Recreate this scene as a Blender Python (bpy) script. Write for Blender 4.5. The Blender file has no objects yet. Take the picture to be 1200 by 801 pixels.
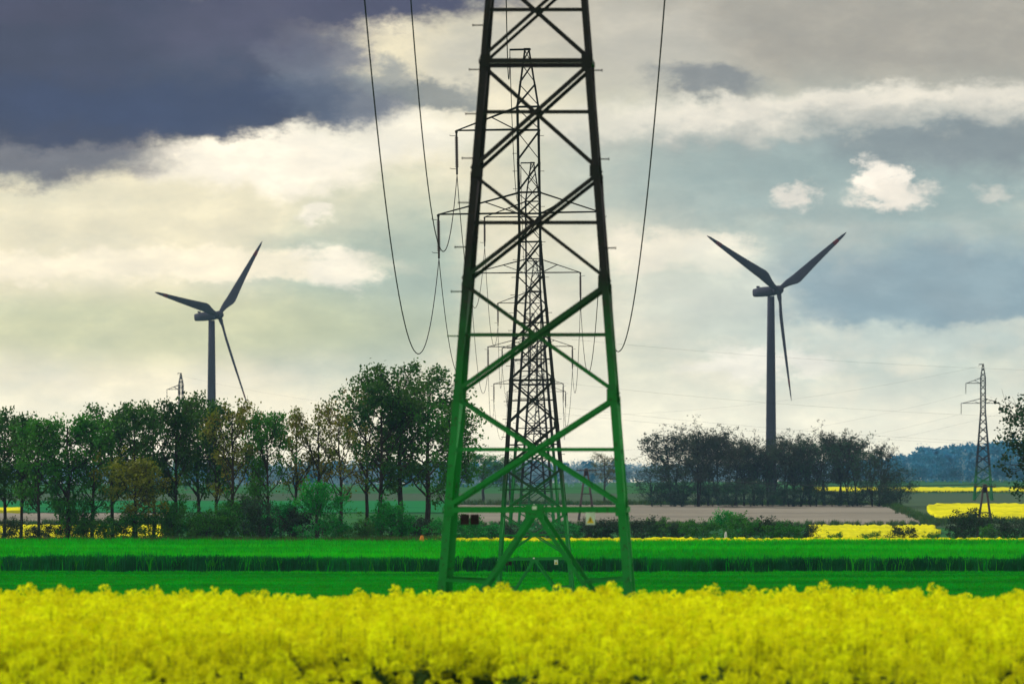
import bpy, math, random
import numpy as np
from mathutils import Vector, Matrix

R = math.radians
random.seed(7)
rng = np.random.default_rng(11)
sc = bpy.context.scene
col = sc.collection

# ------------------------------------------------------------------ camera
F = 10700.0                 # focal length in units of a 1200 px wide frame
CAMZ = 3.6                  # camera height above the ground it stands on
HORIZ = 537.0               # height of the level line in the frame
cam_d = bpy.data.cameras.new('camera')
cam_d.sensor_width = 36.0
cam_d.lens = F / 1200.0 * 36.0
cam_d.clip_start = 1.0
cam_d.clip_end = 20000.0
cam_d.dof.use_dof = True
cam_d.dof.focus_distance = 480.0
cam_d.dof.aperture_fstop = 5.0
cam = bpy.data.objects.new('camera', cam_d)
col.objects.link(cam)
cam.location = (0, 0, CAMZ)
cam.rotation_euler = (R(90) + math.atan((HORIZ - 400.5) / F), 0, 0)
sc.camera = cam

# ------------------------------------------------------------------ look
sc.view_settings.view_transform = 'Standard'
sc.view_settings.look = 'None'
sc.view_settings.exposure = 0.25
sc.view_settings.gamma = 1.0
sc.view_settings.use_curve_mapping = False
sc.render.engine = 'CYCLES'
sc.cycles.use_denoising = True
sc.cycles.max_bounces = 6
sc.cycles.diffuse_bounces = 3
sc.cycles.transparent_max_bounces = 8
sc.cycles.volume_bounces = 0

SUN_AZ, SUN_EL = -52.0, 36.0       # degrees; azimuth from +Y towards +X

def lin(r, g, b):
    f = lambda c: (c / 255 / 12.92) if c / 255 <= 0.04045 else ((c / 255 + 0.055) / 1.055) ** 2.4
    return (f(r), f(g), f(b), 1.0)

# ------------------------------------------------------------------ node helper
class NT:
    def __init__(s, tree):
        s.t = tree
    def new(s, typ, **kw):
        n = s.t.nodes.new(typ)
        for k, v in kw.items():
            setattr(n, k, v)
        return n
    def put(s, sock, v):
        if isinstance(v, bpy.types.NodeSocket):
            s.t.links.new(v, sock)
        else:
            sock.default_value = v
    def math(s, op, a, b=0.0, clamp=False):
        n = s.new('ShaderNodeMath', operation=op, use_clamp=clamp)
        s.put(n.inputs[0], a); s.put(n.inputs[1], b)
        return n.outputs[0]
    def mix(s, f, a, b, blend='MIX'):
        n = s.new('ShaderNodeMix', data_type='RGBA', blend_type=blend)
        s.put(n.inputs[0], f); s.put(n.inputs[6], a); s.put(n.inputs[7], b)
        return n.outputs[2]
    def step(s, v, lo, hi, a=0.0, b=1.0):
        n = s.new('ShaderNodeMapRange', interpolation_type='SMOOTHSTEP')
        s.put(n.inputs[0], v)
        for i, x in enumerate((lo, hi, a, b)):
            s.put(n.inputs[1 + i], x)
        return n.outputs[0]
    def xyz(s, x, y, z):
        n = s.new('ShaderNodeCombineXYZ')
        for i, v in enumerate((x, y, z)):
            s.put(n.inputs[i], v)
        return n.outputs[0]
    def noise(s, vec, scale, detail=5.0, rough=0.55, out=0):
        n = s.new('ShaderNodeTexNoise')
        s.put(n.inputs['Vector'], vec)
        n.inputs['Scale'].default_value = scale
        n.inputs['Detail'].default_value = detail
        n.inputs['Roughness'].default_value = rough
        return n.outputs[out]

# ------------------------------------------------------------------ world: clear sky + cloud layer
w = bpy.data.worlds.new('World'); sc.world = w; w.use_nodes = True
w.node_tree.nodes.clear()
k = NT(w.node_tree)
SKY_STRENGTH = 0.1
sky = k.new('ShaderNodeTexSky', sky_type='NISHITA')
sky.sun_disc = False
sky.sun_elevation = R(SUN_EL); sky.sun_rotation = R(SUN_AZ)
sky.air_density = 1.0; sky.dust_density = 2.0; sky.ozone_density = 1.5
tc = k.new('ShaderNodeTexCoord')
sep = k.new('ShaderNodeSeparateXYZ'); k.put(sep.inputs[0], tc.outputs['Generated'])
dx, dy, dz = sep.outputs
az = k.math('ARCTAN2', dx, dy)
el = k.math('ARCSINE', dz)
S = F / 1000.0
U = k.math('MULTIPLY', az, S)      # bearing, about -0.6 .. 0.6 across the view
V = k.math('MULTIPLY', el, S)      # height above the level line, 0 .. 0.54 in view
P = k.xyz(U, k.math('MULTIPLY', V, 1.7), 0.0)
n1 = k.noise(P, 4.5, 3.0, 0.5, out=1)
n2 = k.noise(P, 15.0, 9.0, 0.66, out=1)
s1 = k.new('ShaderNodeSeparateXYZ'); k.put(s1.inputs[0], n1)
s2 = k.new('ShaderNodeSeparateXYZ'); k.put(s2.inputs[0], n2)
def warp(c, big, fine, i):
    a = k.math('MULTIPLY', k.math('SUBTRACT', s1.outputs[i], 0.5), big)
    b = k.math('MULTIPLY', k.math('SUBTRACT', s2.outputs[i], 0.5), fine)
    return k.math('ADD', c, k.math('ADD', a, b))
Uw = warp(U, 0.11, 0.115, 0)
Vw = warp(V, 0.055, 0.080, 1)
Ul = warp(U, 0.05, 0.012, 0)
Vl = warp(V, 0.03, 0.010, 1)
mott = k.noise(P, 9.0, 7.0, 0.6)
mott2 = k.noise(k.xyz(U, k.math('MULTIPLY', V, 3.4), 0.4), 6.0, 6.0, 0.55)

def cl(r, g, b, gain=1.0):
    c = lin(r, g, b)
    return tuple(x * gain for x in c[:3]) + (1.0,)

def blob(base, px, py, rx, ry, rgb, alpha=1.0, soft=0.25, flat=None, fluffy=True, gain=1.0, tilt=0.0):
    u0, v0 = (px - 600) / 1000, (HORIZ - py) / 1000
    uu, vv = (Uw, Vw) if fluffy else (Ul, Vl)
    a = k.math('SUBTRACT', uu, u0); b = k.math('SUBTRACT', vv, v0)
    if tilt:
        b = k.math('SUBTRACT', b, k.math('MULTIPLY', a, tilt))
    fl = None
    if flat is not None:
        fl = k.step(b, -flat / 1000 - 0.012, -flat / 1000 + 0.012)
    a = k.math('DIVIDE', a, rx / 1000); b = k.math('DIVIDE', b, ry / 1000)
    d = k.math('SQRT', k.math('ADD', k.math('MULTIPLY', a, a), k.math('MULTIPLY', b, b)))
    f = k.step(d, 1 - soft, 1 + soft, alpha, 0.0)
    if fl is not None:
        f = k.math('MULTIPLY', f, fl)
    return k.mix(f, base, cl(*rgb, gain=gain))

# the sky that goes on all round: thin bright overcast with blue-grey cloud bodies
plan = k.xyz(k.math('DIVIDE', dx, k.math('ADD', k.math('ABSOLUTE', dz), 0.12)),
             k.math('DIVIDE', dy, k.math('ADD', k.math('ABSOLUTE', dz), 0.12)), 0.0)
gen = k.noise(plan, 1.1, 7.0, 0.55)
gen2 = k.noise(plan, 3.1, 6.0, 0.55)
gcol = k.mix(k.step(gen, 0.44, 0.60), cl(226, 221, 206), cl(128, 136, 150))
gcol = k.mix(k.step(gen2, 0.50, 0.68, 0.0, 0.5), gcol, cl(243, 238, 224))
# the part in front: cream and green-grey veils, left to right
c0 = k.mix(k.step(U, -0.15, 0.45), cl(232, 222, 192), cl(180, 194, 188))
c0 = k.mix(k.step(mott, 0.42, 0.66, 0.0, 0.55), c0, cl(250, 240, 216))
c0 = k.mix(k.step(mott2, 0.50, 0.68, 0.0, 0.35), c0, cl(178, 190, 180))
front = c0
front = blob(front, 430, 330, 130, 120, (160, 178, 166), 0.9, 0.4)
front = blob(front, 180, 385, 330, 40, (200, 202, 160), 0.8, 0.6, fluffy=False)
front = blob(front, 190, 245, 280, 45, (228, 220, 192), 0.7, 0.6)
front = blob(front, 170, 312, 260, 22, (252, 240, 214), 0.85, 0.35)
front = blob(front, 310, 185, 150, 34, (250, 241, 224), 0.95, 0.4)
front = blob(front, 385, 318, 45, 26, (250, 241, 222), 0.9, 0.4)
front = blob(front, 380, 245, 22, 10, (244, 236, 220), 0.8, 0.5)
front = blob(front, 450, 150, 110, 40, (238, 233, 220), 0.8, 0.6)
# right: grey deck, bright band, blue-grey veils
front = blob(front, 1050, 20, 480, 105, (154, 149, 142), 0.92, 0.6, fluffy=False)
front = blob(front, 760, 60, 90, 60, (190, 187, 178), 0.6, 0.7)
front = blob(front, 1020, 200, 360, 75, (142, 162, 164), 0.88, 0.5)
front = blob(front, 1180, 160, 240, 40, (122, 132, 140), 0.8, 0.6)
front = blob(front, 1000, 125, 330, 24, (226, 220, 208), 0.9, 0.5, tilt=0.06)
front = blob(front, 940, 148, 240, 16, (150, 158, 158), 0.55, 0.7, tilt=0.07)
front = blob(front, 1100, 340, 260, 62, (130, 153, 166), 0.9, 0.55, flat=46)
front = blob(front, 760, 288, 90, 22, (240, 231, 212), 0.85, 0.45)
front = blob(front, 835, 300, 34, 20, (240, 232, 216), 0.8, 0.5)
front = blob(front, 830, 340, 80, 50, (222, 224, 208), 0.6, 0.6)
front = blob(front, 890, 430, 75, 14, (240, 235, 224), 0.8, 0.5)
front = blob(front, 1040, 400, 200, 18, (208, 216, 208), 0.5, 0.7)
front = blob(front, 1026, 206, 24, 28, (246, 238, 226), 1.0, 0.35, flat=30)
front = blob(front, 1036, 226, 44, 14, (236, 228, 216), 0.95, 0.40, flat=13)
front = blob(front, 938, 225, 20, 14, (230, 223, 212), 0.9, 0.5, flat=12)
front = blob(front, 1158, 230, 24, 11, (206, 204, 196), 0.7, 0.6)
# the heavy blue-grey cloud upper left and its neighbours
front = blob(front, 40, 176, 150, 34, (78, 82, 104), 0.9, 0.45)
DK = (48, 54, 84)
front = blob(front, 75, 68, 310, 104, DK, 1.0, 0.16, flat=104)
front = blob(front, 285, 104, 120, 56, (54, 62, 90), 1.0, 0.20, flat=52)
front = blob(front, 392, 108, 72, 32, (92, 102, 122), 0.9, 0.35)
front = blob(front, 372, 62, 52, 34, (104, 110, 128), 0.85, 0.4)
front = blob(front, 452, 84, 34, 16, (126, 134, 142), 0.75, 0.5)
front = blob(front, 500, 100, 55, 16, (112, 120, 126), 0.85, 0.4)
front = blob(front, 420, -12, 210, 44, (58, 60, 92), 1.0, 0.3)
front = blob(front, 300, 30, 120, 40, (72, 72, 100), 0.7, 0.6)
front = blob(front, 150, 120, 230, 30, (36, 52, 92), 0.8, 0.7)
front = blob(front, 40, 12, 90, 20, (58, 58, 88), 0.7, 0.6)
front = blob(front, 832, 97, 68, 18, (120, 126, 132), 0.9, 0.5, flat=14)
front = blob(front, 560, 62, 60, 30, (170, 172, 168), 0.5, 0.7)
# brightening towards the ground line
front = k.mix(k.step(V, 0.15, 0.01, 0.0, 0.75), front, cl(250, 243, 220, 1.10))
fm = k.math('MULTIPLY', k.step(k.math('ABSOLUTE', U), 0.75, 1.5, 1.0, 0.0), k.step(V, 0.60, 1.0, 1.0, 0.0))
body = k.noise(k.xyz(U, k.math('MULTIPLY', V, 2.1), 2.7), 12.0, 9.0, 0.62)
front = k.mix(k.step(mott, 0.30, 0.70, 0.0, 0.26), front, k.mix(1.0, front, (0.62, 0.66, 0.72, 1), 'MULTIPLY'))
front = k.mix(k.step(body, 0.46, 0.70, 0.0, 0.42), front, k.mix(1.0, front, (1.38, 1.34, 1.28, 1), 'MULTIPLY'))
front = k.mix(k.step(body, 0.50, 0.30, 0.0, 0.30), front, k.mix(1.0, front, (0.70, 0.73, 0.78, 1), 'MULTIPLY'))
cloud = k.mix(fm, gcol, front)
cloud = k.mix(1.0, cloud, (1.04 / SKY_STRENGTH, 1.02 / SKY_STRENGTH, 0.97 / SKY_STRENGTH, 1), 'MULTIPLY')
skyc = k.mix(0.94, sky.outputs[0], cloud)
bg = k.new('ShaderNodeBackground'); k.put(bg.inputs[0], skyc); bg.inputs[1].default_value = SKY_STRENGTH
wo = k.new('ShaderNodeOutputWorld'); w.node_tree.links.new(bg.outputs[0], wo.inputs[0])

# ------------------------------------------------------------------ sun (veiled by cloud)
sl = bpy.data.lights.new('sun', 'SUN'); sl.energy = 3.2; sl.angle = R(8); sl.color = (1.0, 0.97, 0.91)
sun = bpy.data.objects.new('sun', sl); col.objects.link(sun)
sd = Vector((math.sin(R(SUN_AZ)) * math.cos(R(SUN_EL)), math.cos(R(SUN_AZ)) * math.cos(R(SUN_EL)), math.sin(R(SUN_EL))))
sun.rotation_euler = sd.to_track_quat('Z', 'Y').to_euler()
sun.location = (-200, 100, 200)

# ------------------------------------------------------------------ materials
def mat(name, c, rough=0.8, var=None, scale=3.0, detail=4.0, spec=0.0, transl=0.0, stretch=None, coords='Object', rnd=0.0, bump=0.0):
    m = bpy.data.materials.new(name); m.use_nodes = True
    t = NT(m.node_tree); b = m.node_tree.nodes['Principled BSDF']
    b.inputs['Roughness'].default_value = rough
    b.inputs['Specular IOR Level'].default_value = spec
    c = tuple(c[:3]) + (1.0,)
    colr = c
    if var is not None:
        tcn = t.new('ShaderNodeTexCoord'); v = tcn.outputs['Object']
        if coords == 'World':
            v = t.new('ShaderNodeNewGeometry').outputs['Position']
        if stretch:
            mp = t.new('ShaderNodeMapping'); t.put(mp.inputs['Vector'], v); mp.inputs['Scale'].default_value = stretch
            v = mp.outputs[0]
        nz = t.noise(v, scale, detail, 0.6)
        colr = t.mix(t.step(nz, 0.32, 0.68), c, tuple(var[:3]) + (1.0,))
        if bump:
            bp = t.new('ShaderNodeBump'); bp.inputs['Strength'].default_value = bump
            t.put(bp.inputs['Height'], nz); t.put(b.inputs['Normal'], bp.outputs[0])
    if rnd:
        oi = t.new('ShaderNodeObjectInfo')
        hv = t.new('ShaderNodeHueSaturation')
        t.put(hv.inputs['Color'], colr)
        t.put(hv.inputs['Value'], t.math('ADD', 1 - rnd, t.math('MULTIPLY', oi.outputs['Random'], 2 * rnd)))
        t.put(hv.inputs['Hue'], t.math('ADD', 0.5 - rnd * 0.06, t.math('MULTIPLY', oi.outputs['Random'], rnd * 0.12)))
        colr = hv.outputs[0]
    t.put(b.inputs['Base Color'], colr)
    if transl:
        tr = t.new('ShaderNodeBsdfTranslucent'); t.put(tr.inputs[0], colr)
        mx = t.new('ShaderNodeMixShader'); mx.inputs[0].default_value = transl
        out = m.node_tree.nodes['Material Output']
        m.node_tree.links.new(b.outputs[0], mx.inputs[1]); m.node_tree.links.new(tr.outputs[0], mx.inputs[2])
        m.node_tree.links.new(mx.outputs[0], out.inputs[0])
    return m

M = {}
M['ground'] = mat('field_soil_grass', (0.020, 0.085, 0.030), 0.95, (0.035, 0.12, 0.03), 0.02, 8)
M['meadow'] = mat('meadow', (0.004, 0.20, 0.004), 0.95, (0.010, 0.27, 0.006), 0.15, 8, stretch=(0.4, 0.15, 1))
M['grass'] = mat('grass_blade', (0.002, 0.24, 0.001), 0.9, (0.014, 0.40, 0.002), 1.0, 6, transl=0.2, rnd=0.15, coords='World', stretch=(0.05, 0.25, 1))
M['wheat'] = mat('young_wheat', (0.002, 0.32, 0.001), 0.9, (0.035, 0.62, 0.002), 1.0, 6, transl=0.0, rnd=0.18, coords='World', stretch=(0.03, 0.13, 0.2))
M['headland'] = mat('headland_grass', (0.002, 0.080, 0.020), 0.9, (0.008, 0.19, 0.026), 1.0, 6, rnd=0.25, coords='World', stretch=(0.25, 0.3, 0.3))  # dark green standing in for the shade on the crop's front edge
M['darkfield'] = mat('dark_green_field', (0.045, 0.075, 0.045), 0.95, (0.06, 0.095, 0.05), 0.03, 8, stretch=(0.3, 1, 1))
M['greenfield'] = mat('green_far_field', (0.012, 0.12, 0.04), 0.95, (0.02, 0.16, 0.045), 0.03, 8, stretch=(0.3, 1, 1))
M['soil'] = mat('bare_soil', (0.165, 0.152, 0.124), 0.95, (0.235, 0.212, 0.172), 0.05, 9, stretch=(0.35, 1, 1))
M['rapefar'] = mat('far_rapeseed', (0.42, 0.42, 0.004), 0.9, (0.66, 0.61, 0.005), 0.16, 10, stretch=(0.5, 1, 1))
M['petal'] = mat('rapeseed_petal', (0.60, 0.64, 0.001), 0.8, (0.92, 0.94, 0.010), 4.5, 4, transl=0.35, rnd=0.14, coords='World')
M['bud'] = mat('rapeseed_bud', (0.42, 0.46, 0.02), 0.7, transl=0.25, rnd=0.1)
M['stem'] = mat('rapeseed_stem', (0.045, 0.085, 0.018), 0.7, transl=0.2, rnd=0.15)
M['bark'] = mat('bark', (0.035, 0.028, 0.024), 0.95, (0.055, 0.045, 0.038), 2.0, 6)
M['darkbark'] = mat('dark_bark', (0.016, 0.014, 0.014), 0.95, (0.028, 0.024, 0.022), 2.0, 6)
M['wood'] = mat('weathered_pole_wood', (0.07, 0.05, 0.05), 0.9, (0.11, 0.085, 0.075), 3.0, 6, stretch=(1, 1, 0.1))
M['wire'] = mat('conductor_wire', (0.03, 0.028, 0.03), 0.6)
M['insul'] = mat('insulator_glaze', (0.035, 0.018, 0.02), 0.3, spec=0.5)
M['white'] = mat('white_enamel', (0.78, 0.77, 0.72), 0.5, (0.62, 0.6, 0.55), 9.0, 4)
M['signy'] = mat('yellow_enamel', (0.80, 0.50, 0.05), 0.5)
M['black'] = mat('black_print', (0.02, 0.02, 0.02), 0.5)
M['plate'] = mat('dark_plate', (0.02, 0.012, 0.014), 0.6, (0.04, 0.02, 0.02), 7.0, 3)
M['turb'] = mat('turbine_paint', (0.050, 0.048, 0.070), 0.5, (0.060, 0.058, 0.080), 0.15, 4)  # backlit darkness put into the base colour; real blades are off-white
M['turbred'] = mat('turbine_red_paint', (0.13, 0.03, 0.035), 0.5)
M['orange'] = mat('orange_paint', (0.75, 0.25, 0.06), 0.6)

def leafmat(name, a, b, tr=0.32):
    return mat(name, a, 0.7, b, 0.45, 3, transl=tr, rnd=0.12, spec=0.15)
M['lf_dark'] = leafmat('leaf_dark_green', (0.014, 0.078, 0.010), (0.050, 0.135, 0.014))
M['lf_green'] = leafmat('leaf_green', (0.022, 0.160, 0.012), (0.060, 0.215, 0.018))
M['lf_vivid'] = leafmat('leaf_bright_green', (0.008, 0.230, 0.030), (0.025, 0.31, 0.040))
M['lf_olive'] = leafmat('leaf_olive', (0.165, 0.130, 0.012), (0.095, 0.160, 0.018))
M['lf_yellow'] = leafmat('leaf_yellow_olive', (0.190, 0.200, 0.010), (0.130, 0.180, 0.014))
M['lf_grey'] = leafmat('leaf_grey_brown', (0.040, 0.038, 0.022), (0.026, 0.050, 0.020))
M['lf_black'] = leafmat('leaf_dusky', (0.024, 0.048, 0.022), (0.020, 0.075, 0.028))
M['lf_far'] = leafmat('leaf_far_forest', (0.014, 0.160, 0.290), (0.035, 0.240, 0.390))  # blue of distance haze mixed into the leaf colour
M['lf_farpale'] = leafmat('leaf_far_pale', (0.16, 0.30, 0.40), (0.22, 0.36, 0.46))  # paler haze tint coloured into the farthest leaves

# pylon steel: green on the lower lattice, blending to near-black higher up
m = bpy.data.materials.new('pylon_steel'); m.use_nodes = True
t = NT(m.node_tree); b = m.node_tree.nodes['Principled BSDF']
tcn = t.new('ShaderNodeTexCoord'); sp = t.new('ShaderNodeSeparateXYZ'); t.put(sp.inputs[0], tcn.outputs['Object'])
nz = t.noise(tcn.outputs['Object'], 1.7, 6, 0.6)
hgt = t.math('ADD', sp.outputs[2], t.math('MULTIPLY', t.math('SUBTRACT', nz, 0.5), 3.0))
green = t.mix(nz, (0.004, 0.16, 0.022, 1), (0.008, 0.29, 0.045, 1))
fine = t.noise(tcn.outputs['Object'], 9.0, 7, 0.65)
green = t.mix(t.step(fine, 0.54, 0.66, 0.0, 0.75), green, (0.020, 0.060, 0.018, 1))
dark = t.mix(nz, (0.007, 0.010, 0.009, 1), (0.016, 0.009, 0.013, 1))
dark = t.mix(t.step(fine, 0.55, 0.66, 0.0, 0.7), dark, (0.030, 0.016, 0.014, 1))
t.put(b.inputs['Base Color'], t.mix(t.step(hgt, 3.8, 8.8), green, dark))
b.inputs['Roughness'].default_value = 0.6; b.inputs['Specular IOR Level'].default_value = 0.25
M['steel'] = m

# ------------------------------------------------------------------ object helpers
def link(o, parent=None):
    col.objects.link(o)
    if parent is not None:
        o.parent = parent
    return o

def tag(o, label=None, cat=None, group=None, kind=None):
    if label: o['label'] = label
    if cat: o['category'] = cat
    if group: o['group'] = group
    if kind: o['kind'] = kind
    return o

def empty(name, loc=(0, 0, 0), rz=0.0):
    o = bpy.data.objects.new(name, None); o.empty_display_size = 0.5
    link(o); o.location = loc; o.rotation_euler = (0, 0, rz)
    return o

def mesh_np(name, verts, faces, mats, smooth=False, mi=None):
    """verts (n,3); faces list or int array"""
    me = bpy.data.meshes.new(name)
    if isinstance(faces, np.ndarray):
        nf, kk = faces.shape
        me.vertices.add(len(verts)); me.vertices.foreach_set('co', np.asarray(verts, np.float32).ravel())
        me.loops.add(nf * kk); me.loops.foreach_set('vertex_index', faces.astype(np.int32).ravel())
        me.polygons.add(nf)
        me.polygons.foreach_set('loop_start', np.arange(0, nf * kk, kk, dtype=np.int32))
        me.polygons.foreach_set('loop_total', np.full(nf, kk, np.int32))
        me.update(calc_edges=True)
    else:
        me.from_pydata([tuple(v) for v in verts], [], faces)
        me.update()
    for x in (mats if isinstance(mats, (list, tuple)) else [mats]):
        me.materials.append(x)
    if mi is not None:
        me.polygons.foreach_set('material_index', np.asarray(mi, np.int32))
    if smooth:
        me.polygons.foreach_set('use_smooth', np.ones(len(me.polygons), bool))
    me.update()
    return me

MEM = 1.0
class MB:
    """collects shapes into one mesh"""
    def __init__(s): s.v = []; s.f = []
    def add(s, vs, fs):
        o = len(s.v); s.v += [tuple(x) for x in vs]; s.f += [tuple(i + o for i in f) for f in fs]
    def box(s, c, h):
        c = Vector(c); hx, hy, hz = h
        vs = [c + Vector((x * hx, y * hy, z * hz)) for z in (-1, 1) for y in (-1, 1) for x in (-1, 1)]
        s.add(vs, [(0, 2, 3, 1), (4, 5, 7, 6), (0, 1, 5, 4), (2, 6, 7, 3), (0, 4, 6, 2), (1, 3, 7, 5)])
    def prism(s, p, q, prof, u, v):
        n = len(prof)
        vs = [p + u * a + v * b for a, b in prof] + [q + u * a + v * b for a, b in prof]
        fs = [(i, (i + 1) % n, (i + 1) % n + n, i + n) for i in range(n)]
        fs += [tuple(range(n - 1, -1, -1)), tuple(range(n, 2 * n))]
        s.add(vs, fs)
    def angle(s, p, q, size, inward, thick=None):
        """an L-section steel member from p to q; inward = rough direction of one flange"""
        size *= MEM
        p = Vector(p); q = Vector(q); ax = (q - p).normalized(); iv = Vector(inward)
        v = (iv - ax * iv.dot(ax)).normalized(); u = ax.cross(v)
        th = thick or max(0.012, size * 0.13)
        s.prism(p, q, [(-size / 2, 0), (size / 2, 0), (size / 2, th), (-size / 2 + th, th), (-size / 2 + th, size), (-size / 2, size)], u, v)
    def tube(s, pts, rad, n=5, cap=True):
        pts = [Vector(p) for p in pts]
        if not isinstance(rad, (list, tuple)): rad = [rad] * len(pts)
        vs = []; u = None
        for i, p in enumerate(pts):
            d = (pts[min(i + 1, len(pts) - 1)] - pts[max(i - 1, 0)]).normalized()
            if u is None:
                u = d.orthogonal().normalized()
            u = (u - d * u.dot(d)).normalized(); v = d.cross(u)
            for j in range(n):
                a = 2 * math.pi * j / n
                vs.append(p + (u * math.cos(a) + v * math.sin(a)) * rad[i])
        fs = []
        for i in range(len(pts) - 1):
            for j in range(n):
                fs.append((i * n + j, i * n + (j + 1) % n, (i + 1) * n + (j + 1) % n, (i + 1) * n + j))
        if cap:
            fs.append(tuple(range(n - 1, -1, -1))); fs.append(tuple(range((len(pts) - 1) * n, len(pts) * n)))
        s.add(vs, fs)
    def obj(s, name, mt, parent=None, smooth=False):
        me = mesh_np(name, s.v, s.f, mt, smooth)
        return link(bpy.data.objects.new(name, me), parent)

def copy_tree(o, parent=None):
    c = o.copy(); col.objects.link(c); c.parent = parent
    for ch in o.children:
        copy_tree(ch, c)
    return c

# ------------------------------------------------------------------ terrain
PROF = [(-250, -3.6), (60, -3.6), (150, -3.6), (188, -4.3), (300, -6.5), (470, -8.4), (505, -7.9), (558, -7.05), (562, -7.05),
        (635, -6.5), (660, -6.55), (700, -6.8), (900, -10.0), (1100, -12.1), (1300, -11.5), (1320, -11.2), (1400, -10.1),
        (1520, -8.2), (1600, -8.1), (1750, -8.2), (1960, -9.2), (2200, -8.2), (2450, -7.6), (3300, -10.2), (3600, -10.0),
        (4300, -13.0), (4900, -15.0), (5600, -16.0)]
PD = np.array([p[0] for p in PROF], float); PZ = np.array([p[1] for p in PROF], float)
def Gz(x, d):
    x = np.asarray(x, float); d = np.asarray(d, float)
    z = np.interp(d, PD, PZ)
    # wooded rise to the right
    s = np.clip((d - 2900) / 500, 0, 1) * np.clip((5400 - d) / 900, 0, 1)
    s = s * s * (3 - 2 * s)
    r = np.clip((x + 120) / 420, 0, 1); r = r * r * (3 - 2 * r)
    return z + CAMZ + s * r * 1.8
def at(px, d, dz=0.0):
    x = (px - 600.0) / F * d
    return Vector((x, d, float(Gz(x, d)) + dz))

def sheet(name, ds, xl, xr, nx, h, mt, kind='structure', skirt=0.0, bumpy=0.0, seed=0):
    """field sheet following the terrain between two edges given as bearings, raised by h"""
    r2 = np.random.default_rng(seed)
    ds = np.asarray(ds, float); nd = len(ds)
    vs = np.zeros((nd, nx, 3))
    for i, d in enumerate(ds):
        a, b_ = xl(d), xr(d)
        xs = np.linspace(a, b_, nx)
        vs[i, :, 0] = xs; vs[i, :, 1] = d
        vs[i, :, 2] = Gz(xs, d) + h + (r2.random(nx) - 0.5) * bumpy
    if bumpy:
        vs[1:-1, 1:-1, 0] += (r2.random((nd - 2, nx - 2)) - .5) * bumpy
    V_ = vs.reshape(-1, 3)
    idx = np.arange(nd * nx).reshape(nd, nx)
    fa = np.stack([idx[:-1, :-1], idx[:-1, 1:], idx[1:, 1:], idx[1:, :-1]], -1).reshape(-1, 4)
    if skirt:
        ring = np.concatenate([idx[0, :], idx[1:, -1], idx[-1, -2::-1], idx[-2:0:-1, 0]])
        low = V_[ring].copy(); low[:, 2] -= skirt
        o = len(V_); V_ = np.concatenate([V_, low]); n = len(ring)
        j = np.arange(n); j2 = (j + 1) % n
        fa = np.concatenate([fa, np.stack([ring[j], o + j, o + j2, ring[j2]], -1)])
    o = link(bpy.data.objects.new(name, mesh_np(name, V_, fa, mt)))
    tag(o, kind=kind)
    return o

def pxr(p):
    return lambda d: (p - 600.0) / F * d
rows = sorted(set(list(PD) + list(np.linspace(-250, 5500, 116)) + list(np.linspace(60, 700, 65))))
ground = sheet('ground', rows, lambda d: -2600, lambda d: 2600, 261, 0.0, M['ground'])

def frow(a, b, n=14):
    return sorted(set([a, b] + list(np.linspace(a, b, n)) + [x for x in PD if a < x < b]))
sheet('meadow', frow(151, 559, 40), lambda d: -90, lambda d: 90, 24, 0.03, M['meadow'])
sheet('wheat_field_soil', frow(559.5, 636, 12), lambda d: -95, lambda d: 95, 24, 0.05, M['meadow'])
sheet('dark_green_field', frow(1490, 2170, 30), pxr(-500), pxr(1800), 40, 0.06, M['darkfield'])
sheet('dark_green_field', frow(1376, 1489, 12), pxr(1000), pxr(1800), 40, 0.06, M['darkfield'])
sheet('green_field', frow(1480, 1900, 30), pxr(-480), pxr(545), 40, 0.14, M['greenfield'])
def brown_r(d):
    return pxr(1088 + (1026 - 1088) * (d - 1395) / 165)(d)
sheet('ploughed_field', frow(1385, 1562, 24), pxr(535), brown_r, 60, 0.22, M['soil'], bumpy=0.10, seed=1)
sheet('ploughed_field', frow(1390, 1470, 14), pxr(-400), pxr(205), 60, 0.22, M['soil'], bumpy=0.10, seed=2)
def rape_sheet(a, b, l, r, h, nx, seed):
    o = sheet('rapeseed_field', frow(a, b, 16), l, r, nx, h, M['rapefar'], skirt=h + 0.3, bumpy=0.28, seed=seed)
    return o
rape_sheet(1290, 1376, pxr(948), lambda d: pxr(1101 - (abs(d - 1340) / 8) ** 1.5 + 2 * math.sin(d * .9))(d), 0.45, 60, 3)
rape_sheet(1405, 1562, lambda d: pxr(1126 - 40 * math.sin(math.pi * min(1, (d - 1400) / 205.)) ** .7)(d), pxr(1600), 0.45, 120, 4)
rape_sheet(2200, 2360, pxr(940), pxr(1700), 0.4, 160, 5)
rape_sheet(1290, 1376, pxr(-300), pxr(205), 0.45, 80, 6)
rape_sheet(1478, 1500, pxr(-300), pxr(27), 0.5, 50, 7)
sheet('rapeseed_field', np.linspace(639, 651, 10), lambda d: (495 - 600) / F * d, lambda d: 95, 420, 0.80, M['rapefar'], skirt=1.1, bumpy=0.34, seed=8)

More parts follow.
